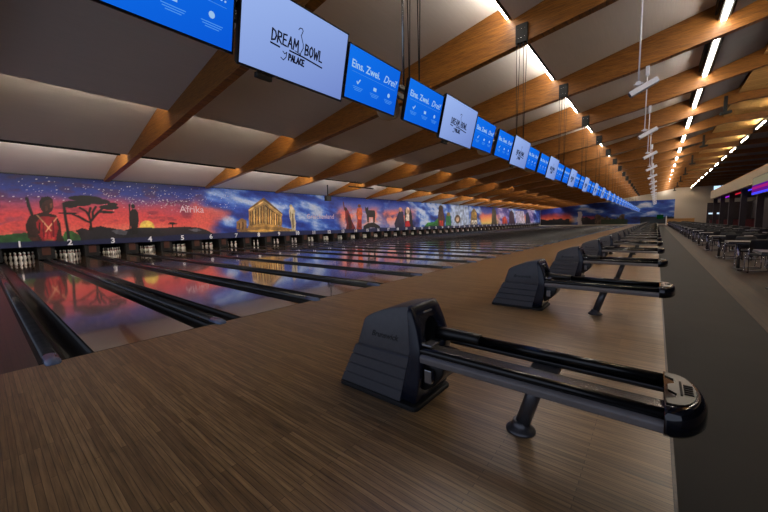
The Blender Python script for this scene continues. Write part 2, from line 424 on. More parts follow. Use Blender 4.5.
def grid_mesh(name, S, Z, C, xyz):
    a, b = S.shape; me = bpy.data.meshes.new(name)
    co = np.stack(xyz(S, Z), -1).reshape(-1, 3)
    idx = np.arange(a*b).reshape(a, b)
    q = np.stack([idx[:-1,:-1], idx[1:,:-1], idx[1:,1:], idx[:-1,1:]], -1).reshape(-1, 4)
    me.vertices.add(a*b); me.vertices.foreach_set('co', co.ravel())
    me.loops.add(q.size); me.loops.foreach_set('vertex_index', q.ravel().astype(np.int32))
    me.polygons.add(len(q)); me.polygons.foreach_set('loop_start', np.arange(0, q.size, 4, dtype=np.int32))
    me.update(calc_edges=True)
    at = me.color_attributes.new('paint', 'FLOAT_COLOR', 'POINT')
    rgba = np.ones((a*b, 4), np.float32); rgba[:, :3] = lin(np.clip(C, 0, 255)).reshape(-1, 3)
    at.data.foreach_set('color', rgba.ravel())
    return me
def paint_mat(name):
    m = bpy.data.materials.new(name); m.use_nodes = True; nt = m.node_tree; b = nt.nodes['Principled BSDF']
    ca = nt.nodes.new('ShaderNodeVertexColor'); ca.layer_name = 'paint'
    tc = nt.nodes.new('ShaderNodeTexCoord'); nz = nt.nodes.new('ShaderNodeTexNoise'); nz.inputs['Scale'].default_value = 9; nz.inputs['Detail'].default_value = 5
    nt.links.new(tc.outputs['Object'], nz.inputs['Vector'])
    rp = nt.nodes.new('ShaderNodeValToRGB'); rp.color_ramp.elements[0].position = .3; rp.color_ramp.elements[0].color = (.8,.8,.82,1); rp.color_ramp.elements[1].position = .7; rp.color_ramp.elements[1].color = (1.12,1.1,1.1,1)
    nt.links.new(nz.outputs['Fac'], rp.inputs['Fac'])
    mx = nt.nodes.new('ShaderNodeMix'); mx.data_type = 'RGBA'; mx.blend_type = 'MULTIPLY'; mx.inputs['Factor'].default_value = 1
    nt.links.new(ca.outputs['Color'], mx.inputs['A']); nt.links.new(rp.outputs['Color'], mx.inputs['B'])
    nt.links.new(mx.outputs['Result'], b.inputs['Base Color']); b.inputs['Roughness'].default_value = .55
    MATS[name] = m
    return m
paint_mat('mural_paint')
SHAPES = [('P', (36, 92, 44), [(-0.98, 1.22), (-0.56, 1.22), (-0.07, 1.3), (0.26, 1.32), (0.71, 1.06), (1.11, 0.74), (1.08, 0.48), (-1.03, 0.63)]),
('P', (52, 110, 50), [(1.6, 1.33), (1.86, 1.37), (2.11, 1.14), (2.27, 0.58), (1.28, 0.56)]),
('P', (26, 24, 32), [(1.99, 1.37), (2.27, 1.5), (2.61, 1.35), (2.91, 1.56), (3.5, 1.47), (3.96, 1.31), (4.45, 1.45), (4.36, 0.25), (2.26, 0.4), (2.11, 1.14)]),
('P', (28, 26, 34), [(2.57, 1.49), (3.01, 1.59), (3.52, 1.42), (4.05, 1.31), (5.15, 1.45), (5.77, 1.42), (6.44, 1.46), (7.13, 1.48), (7.96, 1.4), (8.39, 1.25), (8.82, 1.0), (8.78, 0.29), (2.49, 0.57)]),
('P', (95, 95, 105), [(3.43, 1.33), (3.82, 1.41), (4.17, 1.26), (4.07, 1.06), (3.65, 1.13)]),
('P', (100, 100, 112), [(7.32, 1.28), (7.85, 1.35), (8.16, 1.2), (7.73, 1.13)]),
('E', (245, 205, 95), [(5.115, 1.485), (0.3650000000000002, 0.385)]),
('P', (28, 26, 34), [(4.64, 1.45), (5.15, 1.46), (5.77, 1.42), (5.74, 0.9), (4.6, 0.94)]),
('P', (44, 24, 20), [(0.87, 2.29), (1.08, 2.25), (1.35, 2.14), (1.45, 1.78), (1.46, 1.25), (1.56, 0.72), (1.32, 0.63), (0.59, 0.73), (0.29, 1.08), (0.27, 1.7), (0.43, 2.1)]),
('P', (150, 28, 36), [(0.62, 1.78), (0.82, 2.1), (1.33, 2.05), (1.37, 1.47), (1.28, 1.15), (1.2, 0.74), (0.79, 0.78), (0.67, 1.19)]),
('P', (205, 60, 60), [(0.83, 1.02), (0.92, 1.35), (0.94, 0.99), (1.05, 1.37), (1.08, 0.99), (1.18, 1.3), (1.2, 0.78), (0.8, 0.8)]),
('P', (170, 110, 60), [(0.83, 0.78), (0.89, 0.97), (1.12, 0.96), (1.19, 0.76)]),
('L', (200, 150, 110), [(0.69, 2.14), (0.89, 1.78), (1.1, 1.39)], 0.05),
('L', (200, 150, 110), [(1.35, 2.02), (1.08, 1.61), (0.92, 1.35)], 0.05),
('L', (30, 14, 12), [(0.74, 1.78), (0.68, 1.28)], 0.05),
('L', (90, 15, 25), [(1.2, 1.86), (1.17, 1.09)], 0.06),
('L', (90, 15, 25), [(0.86, 1.78), (0.83, 1.1)], 0.05),
('P', (52, 26, 18), [(0.8, 2.79), (0.93, 3.01), (1.14, 3.06), (1.3, 2.91), (1.3, 2.64), (1.23, 2.38), (1.11, 2.24), (0.9, 2.27), (0.81, 2.5)]),
('P', (20, 12, 12), [(0.79, 2.75), (0.9, 3.0), (1.14, 3.07), (1.29, 2.94), (1.05, 2.87), (0.9, 2.71), (0.84, 2.5)]),
('P', (120, 66, 48), [(1.15, 2.72), (1.25, 2.74), (1.25, 2.54), (1.16, 2.45)]),
('P', (95, 50, 36), [(0.98, 2.59), (1.08, 2.63), (1.09, 2.42), (1.0, 2.33)]),
('P', (70, 34, 24), [(0.3, 1.08), (0.62, 1.11), (0.67, 0.94), (0.4, 0.93)]),
('L', (18, 16, 18), [(0.41, 2.94), (0.45, 2.57), (0.52, 2.16)], 0.1),
('P', (18, 16, 18), [(0.4, 2.98), (0.46, 2.82), (0.51, 2.49), (0.44, 2.32), (0.39, 2.57)]),
('L', (18, 16, 18), [(1.66, 2.74), (1.67, 2.04), (1.7, 1.42), (1.71, 0.78)], 0.1),
('P', (18, 16, 18), [(1.64, 2.78), (1.7, 2.65), (1.73, 2.3), (1.65, 2.26)]),
('P', (16, 12, 14), [(2.49, 1.35), (2.58, 1.67), (2.57, 1.9), (2.68, 1.9), (2.65, 1.67), (2.71, 1.35)]),
('L', (16, 12, 14), [(2.61, 1.77), (2.38, 1.9), (2.15, 2.11)], 0.09),
('L', (16, 12, 14), [(2.62, 1.86), (2.57, 2.18), (2.67, 2.54)], 0.09),
('L', (16, 12, 14), [(2.65, 1.86), (2.86, 2.18), (3.13, 2.49)], 0.09),
('L', (16, 12, 14), [(2.41, 1.9), (2.31, 1.99), (1.93, 2.22)], 0.09),
('L', (16, 12, 14), [(2.59, 2.11), (2.48, 2.36), (2.26, 2.53)], 0.09),
('L', (16, 12, 14), [(2.86, 2.18), (2.97, 2.32), (3.27, 2.37)], 0.09),
('L', (16, 12, 14), [(2.73, 1.99), (2.74, 2.32), (2.89, 2.6)], 0.09),
('E', (16, 12, 14), [(2.52, 3.02), (0.66, 0.1499999999999999)]),
('E', (16, 12, 14), [(2.185, 2.755), (0.525, 0.14500000000000002)]),
('E', (16, 12, 14), [(3.0300000000000002, 2.88), (0.47, 0.1499999999999999)]),
('E', (16, 12, 14), [(2.745, 2.915), (0.42500000000000004, 0.14500000000000002)]),
('E', (16, 12, 14), [(1.9, 2.615), (0.2600000000000001, 0.08500000000000019)]),
('E', (16, 12, 14), [(1.775, 2.25), (0.355, 0.04999999999999982)]),
('E', (16, 12, 14), [(3.445, 2.59), (0.41500000000000004, 0.13000000000000012)]),
('E', (16, 12, 14), [(3.3499999999999996, 2.325), (0.30000000000000004, 0.07499999999999996)]),
('E', (16, 12, 14), [(3.605, 2.755), (0.2250000000000001, 0.09499999999999997)]),
('P', (16, 12, 14), [(4.34, 2.34), (4.47, 2.52), (4.65, 2.52), (4.74, 2.3), (4.73, 1.85), (4.65, 1.44), (4.65, 1.12), (4.36, 1.1), (4.33, 1.55), (4.29, 1.85)]),
('E', (16, 12, 14), [(4.52, 2.67), (0.0900000000000003, 0.14000000000000012)]),
('L', (16, 12, 14), [(4.36, 2.78), (4.28, 1.16)], 0.05),
('P', (16, 12, 14), [(4.33, 2.78), (4.41, 2.78), (4.4, 2.66), (4.33, 2.66)]),
('L', (16, 12, 14), [(6.43, 1.41), (6.45, 1.64)], 0.05),
('E', (16, 12, 14), [(6.45, 1.665), (0.25, 0.05499999999999994)]),
('E', (16, 12, 14), [(6.404999999999999, 1.73), (0.13500000000000023, 0.040000000000000036)]),
('P', (150, 110, 55), [(10.51, 1.15), (11.27, 1.3), (12.67, 1.65), (14.15, 1.3), (14.82, 1.19), (15.5, 1.01), (15.77, 0.67), (13.1, 0.6), (10.51, 1.07)]),
('P', (210, 165, 80), [(11.26, 1.13), (12.64, 1.16), (14.8, 0.99), (15.63, 0.7), (12.14, 0.75)]),
('P', (150, 108, 60), [(10.46, 1.22), (10.5, 1.75), (10.89, 2.02), (11.26, 1.85), (11.22, 1.2)]),
('P', (70, 44, 22), [(10.62, 1.21), (10.65, 1.67), (10.74, 1.67), (10.71, 1.21)]),
('P', (70, 44, 22), [(10.89, 1.21), (10.92, 1.75), (11.02, 1.75), (10.98, 1.21)]),
('P', (186, 140, 72), [(11.47, 2.65), (12.72, 3.5), (14.24, 2.36), (14.19, 1.39), (12.66, 1.52), (11.41, 1.43)]),
('P', (70, 44, 22), [(11.57, 2.48), (12.7, 3.03), (12.61, 1.65), (11.51, 1.48)]),
('P', (70, 44, 22), [(12.78, 3.03), (14.15, 2.11), (14.11, 1.43), (12.69, 1.59)]),
('P', (186, 140, 72), [(11.61, 2.5), (11.74, 2.56), (11.68, 1.54), (11.55, 1.52)]),
('P', (222, 184, 112), [(11.83, 2.6), (11.96, 2.67), (11.89, 1.55), (11.77, 1.53)]),
('P', (186, 140, 72), [(12.06, 2.71), (12.19, 2.77), (12.11, 1.57), (11.99, 1.55)]),
('P', (222, 184, 112), [(12.28, 2.81), (12.41, 2.88), (12.34, 1.58), (12.21, 1.56)]),
('P', (186, 140, 72), [(12.51, 2.92), (12.65, 2.99), (12.56, 1.6), (12.43, 1.58)]),
('P', (222, 184, 112), [(12.82, 2.9), (12.92, 2.82), (12.85, 1.56), (12.74, 1.58)]),
('P', (186, 140, 72), [(13.01, 2.78), (13.12, 2.71), (13.05, 1.54), (12.94, 1.56)]),
('P', (222, 184, 112), [(13.21, 2.66), (13.31, 2.59), (13.25, 1.52), (13.14, 1.55)]),
('P', (186, 140, 72), [(13.4, 2.54), (13.51, 2.47), (13.45, 1.5), (13.34, 1.53)]),
('P', (222, 184, 112), [(13.6, 2.42), (13.71, 2.34), (13.66, 1.48), (13.55, 1.51)]),
('P', (186, 140, 72), [(13.8, 2.3), (13.91, 2.22), (13.87, 1.46), (13.76, 1.49)]),
('P', (222, 184, 112), [(14.01, 2.17), (14.12, 2.09), (14.08, 1.44), (13.97, 1.47)]),
('P', (120, 84, 44), [(11.5, 2.74), (12.73, 3.57), (14.27, 2.41), (14.26, 2.25), (12.71, 3.27), (11.51, 2.54)]),
('L', (222, 184, 112), [(11.49, 2.58), (12.71, 3.29), (14.24, 2.27)], 0.09),
('P', (186, 140, 72), [(11.34, 1.44), (12.67, 1.57), (14.22, 1.36), (14.22, 1.25), (12.66, 1.41), (11.33, 1.31)]),
('P', (205, 190, 150), [(14.9, 2.61), (15.05, 2.9), (15.35, 2.91), (15.5, 2.62), (15.45, 2.09), (15.53, 1.62), (15.45, 1.04), (15.11, 1.02), (15.06, 1.63), (14.95, 2.09)]),
('E', (205, 190, 150), [(15.120000000000001, 2.9699999999999998), (0.14999999999999947, 0.15999999999999992)]),
('P', (110, 95, 70), [(15.18, 2.38), (15.32, 2.38), (15.32, 1.27), (15.17, 1.1)]),
('P', (120, 105, 78), [(14.97, 2.49), (15.05, 2.53), (15.07, 1.86), (15.0, 2.07)]),
('P', (190, 170, 110), [(14.89, 1.03), (15.67, 1.01), (15.65, 0.7), (14.84, 0.73)]),
('P', (112, 20, 30), [(21.19, 2.59), (21.06, 3.13), (21.35, 3.0), (21.65, 2.73), (21.87, 2.32), (22.08, 1.77), (22.57, 1.06), (22.44, 0.78), (21.18, 0.79), (21.37, 1.5), (21.2, 2.04)]),
('P', (58, 12, 22), [(21.49, 2.59), (21.93, 2.05), (22.09, 1.07), (21.65, 0.83), (21.53, 1.77)]),
('E', (40, 20, 20), [(21.275, 2.885), (0.19500000000000028, 0.1649999999999998)]),
('L', (90, 30, 30), [(21.12, 2.86), (21.0, 3.53)], 0.12),
('P', (205, 90, 40), [(22.9, 3.04), (23.52, 3.08), (23.63, 2.48), (23.43, 1.76), (23.52, 0.87), (22.65, 0.89), (22.85, 1.76), (22.71, 2.4)]),
('E', (120, 60, 40), [(23.2, 3.24), (0.23000000000000043, 0.17000000000000015)]),
('P', (140, 30, 30), [(22.98, 1.91), (23.48, 1.9), (23.48, 0.9), (22.81, 0.91)]),
('P', (18, 16, 18), [(23.6, 0.72), (23.77, 1.25), (24.44, 1.52), (25.34, 1.57), (26.27, 1.21), (26.74, 0.63)]),
('P', (150, 140, 170), [(24.41, 0.75), (24.75, 1.07), (25.44, 1.06), (25.78, 0.72)]),
('P', (18, 16, 18), [(24.04, 3.21), (24.25, 3.04), (24.5, 3.22), (24.55, 2.86), (25.55, 2.83), (25.63, 2.5), (25.5, 1.57), (25.27, 1.57), (25.25, 2.13), (24.61, 2.12), (24.55, 1.58), (24.33, 1.58), (24.27, 2.31), (24.07, 2.7)]),
('P', (30, 28, 60), [(29.75, 2.71), (30.17, 3.05), (30.65, 2.73), (30.85, 1.72), (30.71, 0.68), (29.15, 0.72), (28.9, 1.41)]),
('E', (190, 130, 100), [(30.095, 3.0149999999999997), (0.3349999999999991, 0.2649999999999999)]),
('P', (20, 18, 30), [(31.0, 3.07), (32.07, 3.26), (32.42, 2.58), (32.64, 1.19), (33.77, 0.6), (30.83, 0.68)]),
('E', (220, 190, 160), [(31.585, 2.91), (0.41499999999999915, 0.43999999999999995)]),
('P', (190, 30, 40), [(31.09, 1.72), (31.86, 1.75), (32.2, 0.64), (30.94, 0.64)]),
('P', (225, 215, 205), [(31.22, 2.48), (31.87, 2.49), (31.92, 1.72), (31.14, 1.72)]),
('P', (46, 140, 52), [(34.97, 0.79), (36.01, 1.48), (37.75, 1.54), (39.09, 2.23), (39.28, 0.58), (34.96, 0.54)]),
('P', (30, 96, 44), [(35.58, 0.78), (36.65, 1.13), (38.13, 1.46), (38.89, 1.29), (38.5, 0.6)]),
('P', (70, 40, 26), [(38.83, 2.85), (39.15, 3.59), (39.86, 3.61), (40.25, 2.87), (40.65, 1.88), (40.4, 0.56), (38.73, 0.59), (38.59, 1.88)]),
('E', (60, 32, 20), [(39.5, 3.37), (0.6300000000000026, 0.42999999999999994)]),
('P', (200, 60, 50), [(39.13, 1.68), (40.16, 1.68), (40.07, 0.32), (39.27, 0.35)]),
('P', (36, 110, 56), [(40.99, 2.38), (41.66, 2.73), (42.35, 2.39), (42.61, 0.63), (40.81, 0.59)]),
('E', (150, 120, 60), [(41.665, 2.605), (0.5050000000000026, 0.28500000000000014)]),
('P', (170, 190, 225), [(42.61, 3.93), (48.07, 3.99), (48.89, 0.54), (42.69, 0.58)]),
('E', (90, 70, 60), [(44.52, 1.91), (0.9299999999999997, 0.6399999999999999)]),
('E', (200, 170, 140), [(44.504999999999995, 1.87), (0.46499999999999986, 0.33999999999999997)]),
('P', (120, 96, 48), [(49.18, 3.0), (50.2, 3.71), (51.39, 3.03), (51.77, 0.67), (48.89, 0.63)]),
('E', (180, 140, 60), [(50.394999999999996, 2.5599999999999996), (0.995000000000001, 0.51)]),
('P', (230, 225, 215), [(49.41, 1.72), (51.41, 1.72), (51.42, 0.82), (49.42, 0.8)]),
('L', (30, 24, 20), [(49.64, 0.89), (49.96, 1.49), (50.4, 1.02), (50.84, 1.48), (51.19, 0.87)], 0.12),
('P', (60, 90, 50), [(58.39, 2.88), (59.06, 3.51), (59.92, 2.9), (60.57, 0.72), (58.04, 0.61)]),
('P', (70, 60, 40), [(57.98, 3.64), (59.06, 4.19), (59.93, 3.42), (60.3, 0.73), (57.79, 0.61)]),
('P', (190, 60, 40), [(63.24, 2.11), (64.8, 2.53), (65.81, 1.83), (66.18, 0.98), (63.29, 0.9)]),
('P', (60, 26, 50), [(67.25, 3.27), (68.44, 3.69), (69.88, 3.13), (70.93, 0.62), (67.04, 0.51)]),
('P', (190, 185, 215), [(70.77, 3.62), (76.64, 3.66), (77.89, 0.78), (71.3, 0.62)]),
('P', (25, 30, 70), [(78.16, 3.11), (80.11, 3.52), (82.37, 0.79), (77.89, 0.65)])]
def mural_section(s0, s1, ds, dz):
    s = np.arange(s0, s1+ds*.5, ds); s[-1] = s1; z = np.linspace(.62, 4.02, int(3.4/dz)+1)
    S, Z = np.meshgrid(s, z, indexing='ij')
    C, n1 = sky(S, Z)
    paint(C, S, Z, [q for q in SHAPES if (q[2][0][0] if q[0] == 'E' else min(p[0] for p in q[2])) < s1+1 and (q[2][0][0] if q[0] == 'E' else max(p[0] for p in q[2])) > s0-1])
    C = mixc(C, (16,26,74), sstep(.06, -.02, Z-(.84+(n1-.5)*.25+.10*sstep(1.5, 4, S)))*.92)
    if s0 < 5:
        r = np.random.default_rng(3)
        for k in range(330):
            cs = r.normal(5.2, 2.0) if k % 2 else r.uniform(-1, 10.5); cz = r.normal(3.0, .35) if k % 2 else r.uniform(2.7, 3.95)
            if cz < 2.2: continue
            i = int(round((cs-s0)/ds)); j = int(round((cz-.62)/(z[1]-z[0])))
            if 0 <= i < len(s)-1 and 0 <= j < len(z)-1 and C[i, j].sum() > 130:
                a = r.uniform(.45, 1); C[i, j] = C[i, j]*(1-a)+np.array((238,232,240))*a
                if k % 3 == 0: C[i+1, j] = C[i+1, j]*(1-a)+np.array((238,232,240))*a
    return S, Z, C
S, Z, C = mural_section(-8, 32, .03, .033)
me = grid_mesh('wall_mural', S, Z, C, lambda s, z: (np.full(s.shape, XM), s, z))
wm = link('wall_mural', me, MATS['mural_paint']); struct(wm, 'painted wall over the pins: savanna sunset, temple and dancers')
S, Z, C = mural_section(32, YEND, .09, .055)
me = grid_mesh('mural_field', S, Z, C, lambda s, z: (np.full(s.shape, XM), s, z))
link('mural_field', me, MATS['mural_paint'], wm)
MB().box(XM-.08, XM-.004, -8, YEND, .62, 4.6).build('panel_backing', MATS['matt_black'], wm)
for i in range(1, NL+1):
    n = link('lane_number', NUM_ME[i], MATS['number_white'], wm); n.location = (XM+.012, LY(i), .775)
n = link('lettering', AFR_ME, MATS['letter_pale'], wm); n.location = (XM+.012, 7.62, 2.55)
n = link('lettering', GRI_ME, MATS['letter_pale'], wm); n.location = (XM+.012, 18.2, 2.15)

# far wall with its own picture
S, Z = np.meshgrid(np.arange(-18.1, 7.8, .1), np.linspace(.3, 5.3, 90), indexing='ij')
n2 = fbm(S*.35+5, Z*.9, 61, 5); n1 = fbm(S*.8, Z*.8, 71)
C = ramp(n2, [(.2,(14,28,84)),(.42,(30,62,160)),(.56,(60,104,196)),(.66,(170,190,226)),(.8,(220,226,240))])
tw = (Z-.6)/3.4+(n1-.5)*.25
org = ramp(tw, [(0,(40,24,20)),(.2,(240,150,80)),(.45,(226,92,70)),(.65,(150,60,90)),(.85,(40,50,140)),(1,(24,40,130))])
C = C*(1-sstep(-10.2,-12, S+(n1-.5)*2)[..., None])+org*sstep(-10.2,-12, S+(n1-.5)*2)[..., None]
C = mixc(C, (196,60,50), sstep(1.6, 1, np.abs(S+7.6))*sstep(2.6, 1.9, Z)*.8)
C = mixc(C, (14,12,14), (Z < 1.15+1.2*fbm(S*1.1, S*0+2, 81))*(S < -11.5)*.95)
C = mixc(C, (16,16,20), (Z < 1.0+1.5*fbm(S*1.3, S*0+5, 83))*((S > -9.3) & (S < -6.2))*.95)
C = mixc(C, (110,84,56), (Z < 1.1+2.2*fbm(S*.9, S*0+7, 85))*((S > -6.2) & (S < -.6))*.9)
C = mixc(C, (60,40,28), (fbm(S*3, Z*2, 87) > .55)*(Z < 2.2)*((S > -6.2) & (S < -.6))*.7)
C = mixc(C, (34,58,34), (Z < 1.2+.4*n1)*((S > -5) & (S < 0))*.8)
C = mixc(C, (225,220,215), (np.abs(S+9.4-.1*np.sin(Z*3)) < .42)*(Z < 3.4)*.85)
C = mixc(C, (30,40,46), (Z < 1.5+.5*n1)*(S > 2.2)*.9)
wf = struct(MB().box(-20.4, 20, YEND, YEND+.2, -.1, 9.6).build('wall_far', MATS['wall_paint']), 'pale plaster wall closing the far end of the hall')
me = grid_mesh('mural_field', S, Z, C, lambda s, z: (s, np.full(s.shape, YEND-.02), z)); me.flip_normals()
link('mural_field', me, MATS['mural_paint'], wf)
struct(MB().box(20, 20.2, -8, YEND+.2, -.12, 9.6).build('wall_right', MATS['dark_wall']), 'dark side wall behind the seating')

# ------------------------------------------------------------------ ceiling: glulam beams, stepped panels, roof
roof = MB().prism([(x, z+1.3) for x, z in zip([-20.5]+BX[1:], BZ)]+[(x, z+1.42) for x, z in zip(([-20.5]+BX[1:])[::-1], BZ[::-1])], -8, YEND+.2).build('ceiling', MATS['roof'])
struct(roof, 'stepped hall ceiling of pale panels between big glued timber beams')
beam_me = MB().prism([(x, z) for x, z in zip(BX, BZ)]+[(x, z+1.31) for x, z in zip(BX[::-1], BZ[::-1])], -BT/2, BT/2).mesh('beam')
# lay the board pattern upright: long along x, laminations stacked in z
m = MATS['beam_wood']
for nd in m.node_tree.nodes:
    if nd.type == 'MAPPING' and nd.inputs['Scale'].default_value[1] == 1: nd.inputs['Rotation'].default_value = (math.pi/2, 0, 0)
beam_me.materials.append(m)
for y in BEAMS: link('beam', beam_me, None, roof, (0, y, 0))
PANELS = [('ceiling_panel', (-18.25,4.05), (-13.2,5.47), 'panel'), ('ceiling_panel', (-13.6,4.70), (-8.05,6.12), 'panel'),
          ('ceiling_panel', (-8.45,5.45), (1.42,7.33), 'panel'), ('ceiling_panel', (1.57,6.87), (5.98,7.88), 'panel'),
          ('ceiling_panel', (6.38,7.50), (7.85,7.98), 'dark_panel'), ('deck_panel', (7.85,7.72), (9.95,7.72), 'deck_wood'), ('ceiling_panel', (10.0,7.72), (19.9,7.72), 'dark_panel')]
def bay_ends():
    out = []
    for a, b in zip(BEAMS, BEAMS[1:]+[YEND+BT/2]): out.append((a+BT/2, b-BT/2))
    return out
BAYS = bay_ends(); bl0 = BAYS[1][1]-BAYS[1][0]
pme = []
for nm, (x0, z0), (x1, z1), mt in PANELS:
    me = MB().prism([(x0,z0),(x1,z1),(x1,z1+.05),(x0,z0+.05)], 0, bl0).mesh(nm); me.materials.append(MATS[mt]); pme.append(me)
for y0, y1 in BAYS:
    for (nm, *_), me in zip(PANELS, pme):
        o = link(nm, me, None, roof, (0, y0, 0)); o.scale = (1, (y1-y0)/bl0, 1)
duct = MB().box(5.98, 6.05, 0, bl0, 7.58, 8.05).mesh('seam_cover'); duct.materials.append(MATS['matt_black'])
for y0, y1 in BAYS: o = link('seam_cover', duct, None, roof, (0, y0, 0)); o.scale = (1, (y1-y0)/bl0, 1)

# light strips in the seams between the panels
def strip(nm, tubes, house, mt):
    t_me = []; tw_ = .02 if len(tubes) > 1 else .025
    for (x, z) in tubes:
        me = MB().box(x-tw_, x+tw_, *((.06, bl0-.06) if mt == 'tube' else (1.3, bl0-1.3)), z-.025, z+.025).mesh('tube'); me.materials.append(MATS[mt]); t_me.append(me)
    h = MB().box(house[0], house[1], .03, bl0-.03, house[2], house[3]).mesh('housing'); h.materials.append(MATS['matt_black'])
    return t_me, h
LIGHTS = [('over the monitor row', strip('l', [(1.44, 6.93)], (1.468, 1.52, 6.90, 7.02), 'tube')),
          ('over the aisle side of the approach', strip('l', [(6.14, 7.36), (6.215, 7.36)], (6.07, 6.30, 7.387, 7.46), 'tube')),
          ('over the seating edge', strip('l', [(9.92, 7.38)], (9.948, 9.98, 7.34, 7.6), 'tube_far'))]
for k, (y0, y1) in enumerate(BAYS):
    if y1 < 4: continue
    for where, (tubes, h) in LIGHTS:
        o = empty('ceiling_light', (0, y0, 0)); o.scale = (1, (y1-y0)/bl0, 1)
        for me in tubes: link('tube', me, None, o)
        link('housing', h, None, o)
        tag(o, f'white light strip {where}, {nth(k-1)} ceiling bay', 'ceiling light', 'light strips '+where)
fill_t = MB().add([(-13.665,0.3,4.695),(-13.665,bl0-.3,4.695),(-13.605,bl0-.3,4.625),(-13.605,.3,4.625)], [(0,1,2,3)]).mesh('lens'); fill_t.materials.append(MATS['mural_fill'])
fill_h = MB().prism([(-13.592,4.715),(-13.602,4.715),(-13.602,4.70),(-13.662,4.699),(-13.602,4.625),(-13.592,4.62)], .25, bl0-.25).mesh('housing'); fill_h.materials.append(MATS['matt_black'])
for k, (y0, y1) in enumerate(BAYS):  # added fill strips, not fixtures of the hall, to brighten the painted wall
    o = empty('added_mural_fill', (0, y0, 0)); o.scale = (1, (y1-y0)/bl0, 1)
    link('lens', fill_t, None, o); link('housing', fill_h, None, o)
    tag(o, f'added fill strip that brightens the painted wall, {nth(k+1)} ceiling bay', 'ceiling light', 'added fill strips before the painted wall')
for nm, x, z, mt in [('over the lane middles', -8.28, 5.63, 'cove_one'), ('in front of the painted wall', -13.43, 4.88, 'cove_two')]:
    me = MB().box(x-.03, x+.03, .06, bl0-.06, z-.03, z+.03).mesh('tube'); me.materials.append(MATS[mt])
    hs = MB().box(x-.035, x+.035, .05, bl0-.05, z-.045, z-.031).mesh('housing'); hs.materials.append(MATS['matt_black'])
    for k, (y0, y1) in enumerate(BAYS):
        o = empty('cove_light', (0, y0, 0)); o.scale = (1, (y1-y0)/bl0, 1)
        link('tube', me, None, o); link('housing', hs, None, o)
        tag(o, f'hidden cove light strip {nm}, {nth(k+1)} ceiling bay', 'ceiling light', 'cove lights '+nm)

